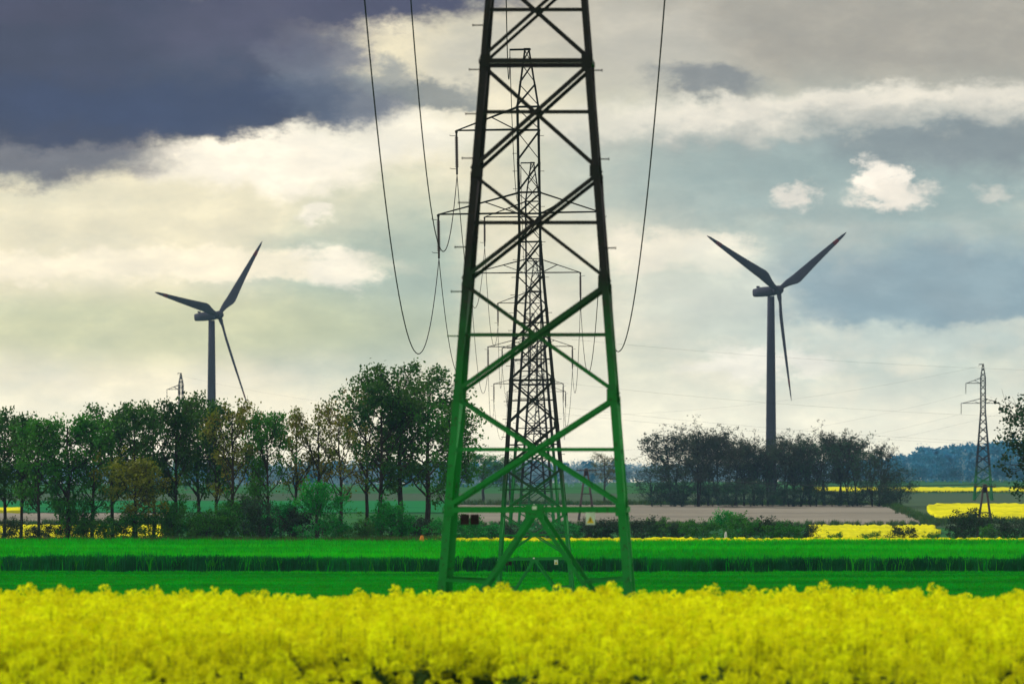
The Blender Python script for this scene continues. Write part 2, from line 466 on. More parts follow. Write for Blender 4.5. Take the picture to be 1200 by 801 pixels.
# ------------------------------------------------------------------ scattering of stuff
def scatter(name, pts, rot, scl, vi, protos, label, cat):
    coll = bpy.data.collections.new(name + '_kinds')
    for o in protos:
        coll.objects.link(o)
    me = bpy.data.meshes.new(name)
    me.vertices.add(len(pts)); me.vertices.foreach_set('co', np.asarray(pts, np.float32).ravel())
    a = me.attributes.new('rot', 'FLOAT_VECTOR', 'POINT'); a.data.foreach_set('vector', np.asarray(rot, np.float32).ravel())
    a = me.attributes.new('sc', 'FLOAT_VECTOR', 'POINT'); a.data.foreach_set('vector', np.asarray(scl, np.float32).ravel())
    a = me.attributes.new('vi', 'INT', 'POINT'); a.data.foreach_set('value', np.asarray(vi, np.int32))
    o = link(bpy.data.objects.new(name, me)); tag(o, label, cat, kind='stuff')
    ng = bpy.data.node_groups.new(name, 'GeometryNodeTree')
    ng.interface.new_socket('Geometry', in_out='INPUT', socket_type='NodeSocketGeometry')
    ng.interface.new_socket('Geometry', in_out='OUTPUT', socket_type='NodeSocketGeometry')
    N = ng.nodes; L = ng.links
    gi = N.new('NodeGroupInput'); go = N.new('NodeGroupOutput')
    ip = N.new('GeometryNodeInstanceOnPoints'); ci = N.new('GeometryNodeCollectionInfo')
    ci.inputs['Collection'].default_value = coll
    ci.inputs['Separate Children'].default_value = True; ci.inputs['Reset Children'].default_value = True
    def attr(nm, ty):
        n = N.new('GeometryNodeInputNamedAttribute'); n.data_type = ty; n.inputs[0].default_value = nm
        return n.outputs[0]
    L.new(gi.outputs[0], ip.inputs['Points']); L.new(ci.outputs[0], ip.inputs['Instance'])
    ip.inputs['Pick Instance'].default_value = True
    L.new(attr('vi', 'INT'), ip.inputs['Instance Index'])
    L.new(attr('rot', 'FLOAT_VECTOR'), ip.inputs['Rotation'])
    L.new(attr('sc', 'FLOAT_VECTOR'), ip.inputs['Scale'])
    L.new(ip.outputs[0], go.inputs[0])
    md = o.modifiers.new('scatter', 'NODES'); md.node_group = ng
    return o

def quads(c, size, r, flat=0.0, aspect=1.0):
    """random leaf quads at centres c"""
    n = len(c)
    nrm = r.normal(size=(n, 3)); nrm[:, 2] += flat
    nrm /= np.linalg.norm(nrm, axis=1)[:, None]
    t_ = np.cross(nrm, r.normal(size=(n, 3))); t_ /= np.linalg.norm(t_, axis=1)[:, None]
    b_ = np.cross(nrm, t_)
    s_ = (size * (0.6 + 0.8 * r.random(n)))[:, None] * 0.5
    v = np.stack([c + t_ * s_ * aspect, c + b_ * s_ * 0.72, c - t_ * s_ * aspect, c - b_ * s_ * 0.72], 1).reshape(-1, 3)
    return v, np.arange(4 * n).reshape(n, 4)

def fbm1(x, y, seed):
    r = np.random.default_rng(seed); z = np.zeros_like(x)
    for i in range(7):
        a = r.random() * 6.28; f = 0.25 * 1.7 ** i; ph = r.random() * 6.28
        z += np.sin((x * math.cos(a) + y * math.sin(a)) * f + ph) / 1.35 ** i
    return z / 3.0

# --- rapeseed plants
def rape_plant(i):
    r = np.random.default_rng(100 + i)
    vs = []; fs = []; mi = []; off = 0
    def push(v, f, m_):
        nonlocal off
        vs.append(v); fs.append(f + off); mi.extend([m_] * len(f)); off += len(v)
    def stick(p, q, w_, m_):
        p = np.array(p); q = np.array(q)
        for ax in ((1, 0, 0), (0, 1, 0)):
            a = np.array(ax) * w_
            push(np.array([p - a, p + a, q + a * .5, q - a * .5]), np.array([[0, 1, 2, 3]]), m_)
    H = 1.30
    heads = [(0, 0, H)]
    stick((0, 0, 0), (0, 0, H - 0.05), 0.008, 2)
    for j in range(r.integers(4, 7)):
        a = r.random() * 6.28; rad = 0.16 + 0.18 * r.random(); h = H - 0.06 - 0.40 * r.random()
        z0 = h - 0.35 - 0.15 * r.random()
        p = (rad * math.cos(a), rad * math.sin(a), h)
        stick((0, 0, z0), p, 0.005, 2); heads.append(p)
    for (hx, hy, hz) in heads:
        n = r.integers(40, 60)
        tt = r.random(n)
        ang = r.random(n) * 6.28
        rad = 0.085 * np.sqrt(np.clip(1 - (1.7 * tt - 0.75) ** 2, 0.05, 1)) * np.sqrt(r.random(n) * .7 + .3)
        c = np.stack([hx + rad * np.cos(ang), hy + rad * np.sin(ang), hz - 0.12 + 0.14 * tt], 1)
        v, f = quads(c, 0.042, r, 0.6); push(v, f, 0)
        c = np.stack([hx + r.normal(size=5) * .008, hy + r.normal(size=5) * .008, hz + 0.02 + 0.02 * r.random(5)], 1)
        v, f = quads(c, 0.016, r); push(v, f, 1)
    n = 26
    a = r.random(n) * 6.28; rad = 0.04 + 0.16 * r.random(n)
    c = np.stack([rad * np.cos(a), rad * np.sin(a), 0.15 + 0.75 * r.random(n)], 1)
    v, f = quads(c, 0.10, r, 0.3, 1.3); push(v, f, 2)
    me = mesh_np('rapeseed_plant', np.concatenate(vs), np.concatenate(fs), [M['petal'], M['bud'], M['stem']], mi=mi)
    return bpy.data.objects.new('rapeseed_plant', me)

D0, D1 = 117.0, 150.0
n = 30000
x = rng.uniform(-14, 14, n); d = rng.uniform(D0 - 7, D1 + 0.5, n)
keep = (fbm1(x * 3.0, d * 1.6, 7) + 0.8 * rng.random(n) > np.interp(d, [D0, D0 + 9], [0.38, -0.05])) & ((d > D0 + 0.5 * fbm1(x * 2.5, d * 0, 3)) | (rng.random(n) < 0.17)) & (d < D1 + 0.3 * fbm1(x * 2.0, d * 0, 4))
x, d = x[keep], d[keep]; n = len(x)
sz = 1.0 + 0.06 * fbm1(x * 1.3, d * 0.9, 5) + 0.06 * fbm1(x * 5, d * 3, 6) + 0.065 * rng.normal(size=n)
tall = rng.random(n) < 0.02
sz[tall] += 0.06 + 0.12 * rng.random(tall.sum())
sz *= np.interp(d, [D0 - 7, D0, D0 + 6], [0.66, 0.95, 1.0]) + np.where(d < D0 + 5, 0.06 * rng.normal(size=n), 0)
sz = np.clip(sz, 0.6, 1.22)
pts = np.stack([x, d, Gz(x, d)], 1)
rot = np.stack([rng.normal(size=n) * 0.07, rng.normal(size=n) * 0.07, rng.random(n) * 6.28], 1)
scl = np.stack([sz * 1.0, sz * 1.0, sz], 1)
scatter('rapeseed_crop', pts, rot, scl, rng.integers(0, 6, n), [rape_plant(i) for i in range(6)],
        'broad band of yellow flowering rapeseed in front of the green field', 'rapeseed')

# --- young wheat and meadow grass
def tuft(i, H, wd, nb, mt, nm, droop=(0.15, 0.25)):
    r = np.random.default_rng(300 + i)
    vs = []; fs = []
    for j in range(nb):
        a = r.random() * 6.28; p = np.array([r.normal() * wd * .4, r.normal() * wd * .4, 0]); h = H * (0.7 + 0.4 * r.random())
        tipd = np.array([math.cos(a), math.sin(a), 0]) * h * (droop[0] + droop[1] * r.random())
        sd_ = np.array([-math.sin(a), math.cos(a), 0]) * wd * 0.09
        o = len(vs)
        mid = p + tipd * 0.35 + np.array([0, 0, h * 0.6]); tip = p + tipd + np.array([0, 0, h])
        vs += [p - sd_, p + sd_, mid + sd_ * .8, mid - sd_ * .8, tip + sd_ * .15, tip - sd_ * .15]
        fs += [(o, o + 1, o + 2, o + 3), (o + 3, o + 2, o + 4, o + 5)]
    return bpy.data.objects.new(nm, mesh_np(nm, np.array(vs), np.array(fs), mt))

def band(nn, xa, xb, da, db, seed):
    r = np.random.default_rng(seed)
    return r.uniform(xa, xb, nn), r.uniform(da, db, nn), r
x1, d1, r = band(30000, -46, 46, 560, 563, 21)
x2, d2, _ = band(60000, -48, 48, 563, 637, 22)
rut = np.minimum(np.abs((x2 + 21 - (d2 - 600) * 0.16)), np.abs((x2 - 11 - (d2 - 600) * 0.16)))
x2, d2 = x2[(rut > 0.35) & (rut < 900)], d2[(rut > 0.35) & (rut < 900)]
x = np.concatenate([x1, x2]); d = np.concatenate([d1, d2])
d = np.maximum(d, 560 + 0.25 * fbm1(x * 1.2, x * 0, 8)); n = len(x)
sz = 1.0 + 0.13 * fbm1(x * .35, d * .35, 9) + 0.09 * r.normal(size=n)
sz *= np.interp(d, [560, 600, 637], [1.0, 0.93, 0.88])
head = (d < 561.2 + 0.5 * fbm1(x * .5, x * 0, 14)) & (r.random(n) < 0.93)  # front tufts that get the shade-coloured material
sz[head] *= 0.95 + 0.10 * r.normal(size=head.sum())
scatter('wheat_crop', np.stack([x, d, Gz(x, d) + .03], 1),
        np.stack([r.normal(size=n) * .08, r.normal(size=n) * .08, r.random(n) * 6.28], 1),
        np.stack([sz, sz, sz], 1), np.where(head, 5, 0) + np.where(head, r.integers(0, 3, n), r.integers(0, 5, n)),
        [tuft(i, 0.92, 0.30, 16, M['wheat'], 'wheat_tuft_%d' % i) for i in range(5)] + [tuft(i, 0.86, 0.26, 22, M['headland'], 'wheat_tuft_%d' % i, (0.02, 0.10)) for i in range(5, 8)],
        'tall young green wheat with a dark cut front edge', 'wheat')
x, d, r = band(52000, -46, 46, 486, 559.3, 23); n = len(x)
sz = 1.0 + 0.35 * fbm1(x * .25, d * .25, 10) + 0.2 * r.normal(size=n); sz = np.clip(sz, 0.4, 2)
scatter('meadow_grass', np.stack([x, d, Gz(x, d) + .01], 1),
        np.stack([r.normal(size=n) * .1, r.normal(size=n) * .1, r.random(n) * 6.28], 1),
        np.stack([sz, sz, sz], 1), r.integers(0, 4, n), [tuft(20 + i, 0.16, 0.34, 14, M['grass'], 'grass_tuft') for i in range(4)],
        'short bright green grass below the wheat edge', 'grass')

M['verge'] = mat('verge_grass', (0.030, 0.110, 0.020), 0.9, (0.075, 0.120, 0.025), 0.3, 5, transl=0.15, rnd=0.2, coords='World')
vx, vd, r = band(7000, -48, -4.5, 637.5, 648, 24)
vs_ = 0.55 + 0.5 * r.random(len(vx)) + 0.25 * fbm1(vx * .6, vd * .3, 12)
ex, ed, es = [vx], [vd], [vs_]
def margin(nn, fx, fd, spread, big):
    t_ = r.random(nn); dd = fd(t_) + r.normal(size=nn) * spread
    ex.append(np.array([fx(a, b_) for a, b_ in zip(t_, dd)]) + r.normal(size=nn) * 0.6); ed.append(dd); es.append(big * (0.3 + 0.9 * r.random(nn) ** 2))
margin(1400, lambda a, q: (535 + 555 * a - 600) / F * q, lambda a: 1384 + 0 * a, 1.6, 0.9)
margin(1600, lambda a, q: (535 + 500 * a - 600) / F * q, lambda a: 1563 + 0 * a, 2.5, 1.1)
margin(700, lambda a, q: brown_r(min(max(q, 1385), 1562)) + 0.5, lambda a: 1385 + 177 * a, 1.0, 1.0)
margin(1500, lambda a, q: (1085 + 330 * a - 600) / F * q, lambda a: 1404 + 0 * a, 1.2, 1.1)
margin(900, lambda a, q: (-60 + 270 * a - 600) / F * q, lambda a: 1388 + 0 * a, 1.6, 1.0)
margin(1200, lambda a, q: (940 + 400 * a - 600) / F * q, lambda a: 2198 + 0 * a, 2.0, 0.5)
vx = np.concatenate(ex); vd = np.concatenate(ed); vs_ = np.clip(np.concatenate(es), 0.2, 1.8); n = len(vx)
scatter('verge_grass', np.stack([vx, vd, Gz(vx, vd) + .02], 1), np.stack([r.normal(size=n) * .12, r.normal(size=n) * .12, r.random(n) * 6.28], 1),
        np.stack([vs_, vs_, vs_], 1), r.integers(0, 4, n), [tuft(40 + i, 1.0, 0.5, 16, M['verge'], 'verge_tuft') for i in range(4)],
        'ragged rough grass along the field margins and under the tree row', 'grass')

# ------------------------------------------------------------------ lattice pylon
MEM = 1.0        # steel section factor (the far line has heavier sections)
EXT = 0.0        # extra height of the slim upper body (the near pylon is a taller type)
def wid(z):
    if z < 19.55: return 4.20 - 0.155 * z
    if z < 26.5 + EXT: return 1.17
    return 1.17 + (0.26 - 1.17) * (z - 26.5 - EXT) / 3.0
SG = [(-1, -1), (1, -1), (1, 1), (-1, 1)]
def cor(z, i):
    h = wid(z) / 2
    return Vector((SG[i][0] * h, SG[i][1] * h, z))

def make_pylon(ext, mem_f=1.0):
    global EXT, MEM
    EXT = ext; MEM = mem_f
    JOINTS = [3.25, 5.60, 7.92, 10.18, 12.44, 14.40, 16.2, 17.9, 19.55]
    m_ = round(ext / 1.45)
    JOINTS += [19.55 + ext * (q + 1) / m_ for q in range(m_)]
    JOINTS += [z + ext for z in (21.0, 22.1, 23.7, 25.3, 26.5, 27.7, 28.7, 29.5)]
    root = empty('lattice_pylon')
    st = M['steel']
    for i in range(4):
        mb = MB(); zs = [-0.3, 3.25, 12.44, 19.55, 26.5 + ext, 29.5 + ext]; sz = [0.16, 0.145, 0.115, 0.10, 0.08]
        for a, b_, s in zip(zs, zs[1:], [q * MEM for q in sz]):
            p, q = cor(a, i), cor(b_, i); ax = (q - p).normalized()
            u = Vector((-SG[i][0], 0, 0)); v = Vector((0, -SG[i][1], 0)); th = s * 0.13
            mb.prism(p, q, [(0, 0), (s, 0), (s, th), (th, th), (th, s), (0, s)], u, v)
        mb.obj('leg', st, root)
    foot = MB()
    for i in range(4):
        fb = MB(); c = cor(0, i); fb.box((c.x, c.y, -0.25), (0.35, 0.35, 0.45)); fb.obj('footing', M['soil'], root)
    for f in range(4):
        a, b_ = f, (f + 1) % 4
        nrm = ((cor(5, a) + cor(5, b_)) * 0.5); inw = Vector((-nrm.x, -nrm.y, 0)).normalized()
        def mem(p, q, s, name, lift=0.0):
            p = Vector(p) - inw * lift; q = Vector(q) - inw * lift
            mb = MB(); mb.angle(p, q, s, inw); return mb.obj(name, st, root)
        # splayed base: inverted V under the first belt, with short struts to the legs
        mid = (cor(3.25, a) + cor(3.25, b_)) * 0.5
        for c_ in (a, b_):
            foot_p = cor(0.1, c_)
            mem(mid, foot_p, 0.085, 'base_brace', 0.02)
            q = mid.lerp(foot_p, 0.465); lg = cor(q.z + 0.05, c_)
            mem(lg, q, 0.06, 'base_strut', 0.0)
            lo = mid.lerp(foot_p, 0.78)
            mem(cor(q.z + .02, c_), lo, 0.05, 'base_strut', 0.012)
        mem(cor(3.25, a), cor(3.25, b_), 0.105, 'belt_strut', 0.035)
        for j, (z0, z1) in enumerate(zip(JOINTS, JOINTS[1:])):
            s = 0.086 if z0 < 12 else (0.070 if z0 < 19 else 0.055)
            mem(cor(z0 + .04, a), cor(z1 - .04, b_), s * (0.72 if f == 2 else 1), 'diagonal_brace', 0.012)
            mem(cor(z0 + .04, b_), cor(z1 - .04, a), s * (0.78 if f == 0 else 0.9), 'diagonal_brace', -0.03)
            if z0 < 15 and f == 0:
                zm = z0 + (z1 - z0) * wid(z0) / (wid(z0) + wid(z1))
                mem(cor(zm, a), cor(zm, b_), 0.075, 'belt_strut', -0.055)
        for z in (12.44, 19.55, 21.0 + ext, 22.1 + ext, 25.3 + ext, 26.5 + ext):
            mem(cor(z, a), cor(z, b_), 0.095 if z < 13 else 0.065, 'belt_strut', 0.03)
    for z in JOINTS[:5]:
        for i in (0, 1):
            c = cor(z, i); g = MB()
            g.box((c.x - SG[i][0] * 0.10, c.y - 0.018, z), (0.10, 0.008, 0.12)); g.obj('gusset_plate', st, root)
    # step bolts
    for i, off, z0, z1, stp in ((0, 0.0, 6.8, 25, 0.91), (1, 0.3, 8.3, 25, 1.82)):
        z = z0 + off
        while z < z1:
            c = cor(z, i); mb = MB()
            sx = SG[i][0]
            mb.tube([(c.x, c.y + 0.05, z), (c.x + sx * 0.20, c.y + 0.05, z)], 0.014, 5)
            mb.tube([(c.x + sx * 0.20, c.y + 0.05, z), (c.x + sx * 0.22, c.y + 0.05, z)], 0.026, 5)
            mb.obj('step_bolt', st, root); z += stp
    tips = []
    def arm(z, zt, L, sx):
        h = wid(z) / 2; tip = Vector((sx * L, 0, z))
        mb = MB()
        for sy in (-1, 1):
            mb.angle((sx * h, sy * h, z), tip + Vector((0, sy * 0.05, 0)), 0.075, (0, 0, 1))
        nb = 4
        for q in range(1, nb):
            f0 = q / nb; hh = h * (1 - f0) + 0.05 * f0; xx = h + (L - h) * f0
            mb.angle((sx * xx, -hh, z + .01), (sx * xx, hh, z + .01), 0.04, (0, 0, 1))
        mb.box(tip + Vector((0, 0, -0.02)), (0.07, 0.09, 0.06))
        ao = mb.obj('cross_arm', st, root)
        for sy in (-1, 1):
            tb = MB(); ht = wid(zt) / 2
            tb.angle((sx * ht, sy * ht, zt), tip + Vector((0, sy * 0.05, 0.06)), 0.06, (0, 0, -1)); tb.obj('tie_bar', st, ao)
            vb = MB(); f0 = 0.42
            top = Vector((sx * ht, sy * ht, zt)).lerp(tip, f0); bot = Vector((sx * h, sy * h, z))
            vb.angle(bot, top, 0.045, (0, -sy, 0)); vb.obj('arm_brace', st, ao)
        ins = MB(); x0 = tip.x; zz = z - 0.08
        ins.tube([(x0, 0, zz), (x0, 0, zz - 2.05)], 0.055, 6)
        for q in range(18):
            zc = zz - 0.24 - q * 0.088
            ins.tube([(x0, 0, zc + 0.03), (x0, 0, zc - 0.03)], [0.07, 0.105], 8)
        io = ins.obj('insulator', M['insul'], root)
        for zc in (zz - 0.16, zz - 1.86):
            hb = MB(); hb.tube([(x0, 0, zc), (x0 + sx * 0.28 - (0.0), 0, zc + .01), (x0 + sx * 0.36, 0, zc + 0.05)], 0.016, 5)
            hb.obj('arcing_horn', st, io)
        cb = MB(); cb.box((x0, 0, zz - 2.1), (0.045, 0.13, 0.05)); cb.obj('wire_clamp', M['wire'], io)
        tips.append((x0, zz - 2.16))
    arm(21.0 + ext, 22.1 + ext, 4.70, -1); arm(21.0 + ext, 22.1 + ext, 3.62, 1); arm(25.3 + ext, 26.5 + ext, 3.70, -1)
    zp = 29.5 + ext
    pk = MB(); pk.angle((0.20, 0, zp), (-0.90, 0, zp), 0.10, (0, 0, -1)); pk.box((0, 0, zp - .02), (0.16, 0.16, 0.04))
    po = pk.obj('peak_bracket', st, root)
    ch = MB(); ch.tube([(-0.88, 0, zp - .05), (-0.88, 0, zp - .45)], 0.022, 5); ch.box((-0.88, 0, zp - .48), (0.03, 0.1, 0.04)); ch.obj('earth_wire_hanger', M['insul'], po)
    tips.append((-0.88, zp - .53))
    # plates on the first belt
    yb = -wid(3.15) / 2 - 0.05
    s = MB(); s.box((1.14, yb, 3.08), (0.095, 0.008, 0.125)); so = s.obj('warning_sign', M['white'], root)
    so['label'] = 'white warning plate with a yellow triangle'
    s = MB(); y0 = yb - 0.011
    s.add([(1.14 - .075, y0, 2.985), (1.14 + .075, y0, 2.985), (1.14, y0, 3.13)], [(0, 1, 2)]); s.obj('warning_triangle', M['signy'], so)
    s = MB(); y0 = yb - 0.014
    s.add([(1.135, y0, 3.095), (1.155, y0, 3.095), (1.137, y0, 3.055), (1.150, y0, 3.055), (1.134, y0, 3.008), (1.120, y0, 3.05)], [(0, 5, 2, 1), (5, 4, 3, 2)])
    s.obj('lightning_mark', M['black'], so)
    for xx in (-1.42, -1.22):
        s = MB(); s.box((xx, yb, 3.06), (0.088, 0.008, 0.105)); s.obj('number_plate', M['plate'], root)
    g = MB(); g.box((0, yb + 0.012, 3.22), (0.19, 0.008, 0.13)); g.obj('gusset_plate', st, root)
    s = MB(); s.box((0, yb - 0.02, 3.30), (0.045, 0.02, 0.035)); s.obj('marker_tag', M['white'], root)  # small white block standing in for a highlight on the bolt plate
    return root, tips

pyl0, TIPS0 = make_pylon(10.0)
pyl, TIPS = make_pylon(0.0)
pylf, _ = make_pylon(0.0, 1.9); MEM = 1.0
GP = 'pylons of the line that runs away behind the rapeseed'
PYL = [(629.5, 188, 0, 'large dark green lattice pylon standing just behind the rapeseed'),
       (628, 470, -0.9, 'second lattice pylon of the row, framed inside the large nearest pylon'),
       (627, 700, -0.4, 'third lattice pylon of the row, behind the wheat field'),
       (629, 900, -0.3, 'fourth lattice pylon of the row, its base hidden by the fields'),
       (625, 1096, -0.1, 'fifth lattice pylon of the row, in the hollow beyond the hedge'),
       (633, 1300, 0, 'last and smallest lattice pylon of the row'),
       (1152, 1960, 0, 'lone small lattice pylon before the blue wooded hill'),
       (212, 2300, 0, 'distant lattice pylon whose top peeks over the trees beside a wind turbine')]
PO = []
for i, (px, d, lean, lab) in enumerate(PYL):
    o = pyl0 if i == 0 else (pyl if i == 1 else pylf if i == 6 else copy_tree(pylf if i > 6 else pyl))
    o.location = at(px, d); o.rotation_euler = (0, R(lean), R(-1.8) if i < 6 else 0)
    if i == 2:
        o.location.z = -6.8 + CAMZ
    tag(o, lab, 'pylon', GP if i < 6 else 'pylons of the far line')
    PO.append(o)
PO[6].rotation_euler = (0, 0, R(-8)); PO[7].rotation_euler = (0, 0, R(20))
# off to the right the row bends away; one more pylon there carries its wires on
o = copy_tree(pylf); o.location = (230, 1620, float(Gz(230, 1620)))
tag(o, 'lattice pylon beyond the right edge of the wood', 'pylon', 'pylons of the far line'); PO.append(o)
bpy.context.view_layer.update()

def wire(p, q, sag, rad, label, group, n=40, name='power_line_wire'):
    p = Vector(p); q = Vector(q); pts = []
    for j in range(n + 1):
        f0 = j / n; v = p.lerp(q, f0); v.z -= 4 * sag * f0 * (1 - f0); pts.append(v)
    mb = MB(); mb.tube(pts, rad, 5)
    o = mb.obj(name, M['wire'], None, True); tag(o, label, 'wire', group); return o
NAMES = ['conductor wire from the longer lower arm', 'conductor wire from the shorter lower arm', 'conductor wire from the upper arm', 'earth wire from the peak']
ORD = ['nearest', 'second', 'third', 'fourth', 'fifth', 'last']
def span(i, j, s0, rad, desc, order=(0, 1, 2, 3), group='wires of the pylon row'):
    for a, b_ in zip(range(4), order):
        xa, za = (TIPS0 if i == 0 else TIPS)[a]; xb, zb = TIPS[b_]
        p = PO[i].matrix_world @ Vector((xa, 0, za)); q = PO[j].matrix_world @ Vector((xb, 0, zb))
        L = (q - p).length
        s = s0 * (L / 282.0) ** 2 * (0.8 if a == 3 else 1.0)
        wire(p, q, s, rad, '%s, %s' % (NAMES[a], desc), group)
span(0, 1, 12.0, 0.022, 'nearest to second pylon')
span(1, 2, 8.6, 0.022, 'second to third pylon')
span(2, 3, 8.6, 0.022, 'third to fourth pylon')
span(3, 4, 8.6, 0.022, 'fourth to fifth pylon')
span(4, 5, 8.6, 0.022, 'fifth to last pylon')
span(5, 8, 3.6, 0.009, 'leaving the row to the right')
span(6, 7, 7.0, 0.010, 'from the lone pylon over the wood', group='wires of the far line')

# ------------------------------------------------------------------ wind turbines
def make_turbine(px, d, hub_y, Rb, yaw, ang, label):
    base = at(px, d); hubz = CAMZ + (HORIZ - hub_y) / F * d
    H = hubz - base.z
    root = empty('wind_turbine', base)
    tag(root, label, 'wind turbine', 'wind turbines')
    mb = MB(); n = 14
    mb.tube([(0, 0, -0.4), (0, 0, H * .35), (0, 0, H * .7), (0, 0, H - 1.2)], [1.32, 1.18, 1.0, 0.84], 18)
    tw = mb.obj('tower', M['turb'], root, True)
    a = Vector((math.sin(R(yaw)), -math.cos(R(yaw)), 0)); tilt = R(5)
    axis = (a * math.cos(tilt) + Vector((0, 0, 1)) * math.sin(tilt)).normalized()
    rt = Vector((math.cos(R(yaw)), math.sin(R(yaw)), 0)); up = rt.cross(axis).normalized()
    if up.z < 0: up = -up
    C = Vector((0, 0, H))
    # nacelle: rounded box loft along the axis
    mb = MB(); vs = []; fs = []; m_ = 12
    secs = [(-5.6, .55, .55, .1), (-5.3, 1.0, .95, .1), (-3.0, 1.2, 1.15, .12), (0.0, 1.2, 1.15, .0), (1.3, 1.0, 1.0, 0), (1.7, .8, .8, 0)]
    for (t_, hw, hh, oz) in secs:
        for j in range(m_):
            th = 2 * math.pi * j / m_
            cx = math.copysign(abs(math.cos(th)) ** .55, math.cos(th)); cz = math.copysign(abs(math.sin(th)) ** .55, math.sin(th))
            vs.append(C + axis * t_ + rt * cx * hw + up * (cz * hh + oz))
    for i in range(len(secs) - 1):
        for j in range(m_):
            fs.append((i * m_ + j, i * m_ + (j + 1) % m_, (i + 1) * m_ + (j + 1) % m_, (i + 1) * m_ + j))
    fs += [tuple(range(m_ - 1, -1, -1)), tuple(range((len(secs) - 1) * m_, len(secs) * m_))]
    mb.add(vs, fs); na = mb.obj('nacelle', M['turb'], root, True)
    cm = MB(); cm.box(C + axis * -4.3 + up * 1.42, (0.4, 0.3, 0.22)); cm.obj('cooler_box', M['turb'], na)
    hc = C + axis * 2.6
    mb = MB(); mb.tube([hc - axis * .95, hc - axis * .3, hc + axis * .5, hc + axis * 1.05, hc + axis * 1.35], [1.0, 1.12, 1.05, .7, .15], 14)
    mb.obj('hub', M['turb'], root, True)
    for th in ang:
        dirv = (up * math.cos(R(th)) + rt * math.sin(R(th)) + axis * math.tan(R(2.5))).normalized()
        tang = axis.cross(dirv).normalized()
        def loft(f0, f1, ns, name, mt, par, grow=1.0):
            vs = []; fs = []; q = 12
            for i in range(ns + 1):
                s = f0 + (f1 - f0) * i / ns
                ch = np.interp(s, [0, .05, .10, .20, .5, .85, .97, 1.0], [1.1, 1.15, 1.6, 2.5, 1.7, .9, .5, .12]) * grow
                tk = np.interp(s, [0, .05, .10, .20, .5, 1.0], [1.1, 1.1, .95, .6, .3, .06]) * grow
                tw_ = R(np.interp(s, [0, .2, .5, 1], [34, 30, 23, 18]))
                off = -np.interp(s, [0, .06, .2, 1], [0, 0, .28, .12]) * ch
                cu = tang * math.cos(tw_) - axis * math.sin(tw_); cv = axis * math.cos(tw_) + tang * math.sin(tw_)
                p = hc + dirv * (0.5 + (Rb - 0.5) * s) + cu * off
                for j in range(q):
                    al = 2 * math.pi * j / q
                    taper = 1.0 if s < .06 else (0.62 + 0.38 * math.cos(al))
                    vs.append(p + cu * (ch / 2 * math.cos(al)) + cv * (tk / 2 * math.sin(al) * taper))
            for i in range(ns):
                for j in range(q):
                    fs.append((i * q + j, i * q + (j + 1) % q, (i + 1) * q + (j + 1) % q, (i + 1) * q + j))
            fs += [tuple(range(q - 1, -1, -1)), tuple(range(ns * q, ns * q + q))]
            m2 = MB(); m2.add(vs, fs); return m2.obj(name, mt, par, True)
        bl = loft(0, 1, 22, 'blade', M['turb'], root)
        loft(0.80, 0.87, 3, 'red_band', M['turbred'], bl, 1.04)
    return root
make_turbine(903.5, 2150, 341, 26.3, 42, (58, 178, 298), 'wind turbine rising behind the bare wood with blades in a Y')
make_turbine(248, 2384, 370, 26.3, 50, (42, 162, 282), 'wind turbine behind the leafy tree row with one blade dipping to the crowns')

# ------------------------------------------------------------------ trees
def tube_np(pts, rads, n):
    pts = np.asarray(pts, float)
    d = np.gradient(pts, axis=0); d /= np.linalg.norm(d, axis=1)[:, None] + 1e-9
    ref = np.array([0.3, 0.9, 0.2]) if abs(d[0, 2]) > .7 else np.array([0.1, 0.2, 1.0])
    u = np.cross(d, ref); u /= np.linalg.norm(u, axis=1)[:, None] + 1e-9
    v = np.cross(d, u)
    a = np.arange(n) * 2 * np.pi / n
    ring = u[:, None, :] * np.cos(a)[None, :, None] + v[:, None, :] * np.sin(a)[None, :, None]
    V_ = (pts[:, None, :] + ring * np.asarray(rads)[:, None, None]).reshape(-1, 3)
    m_ = len(pts); i = np.arange(m_ - 1)[:, None]; j = np.arange(n)[None, :]; j2 = (j + 1) % n
    f = np.stack([i * n + j, i * n + j2, (i + 1) * n + j2, (i + 1) * n + j], -1).reshape(-1, 4)
    return V_, f

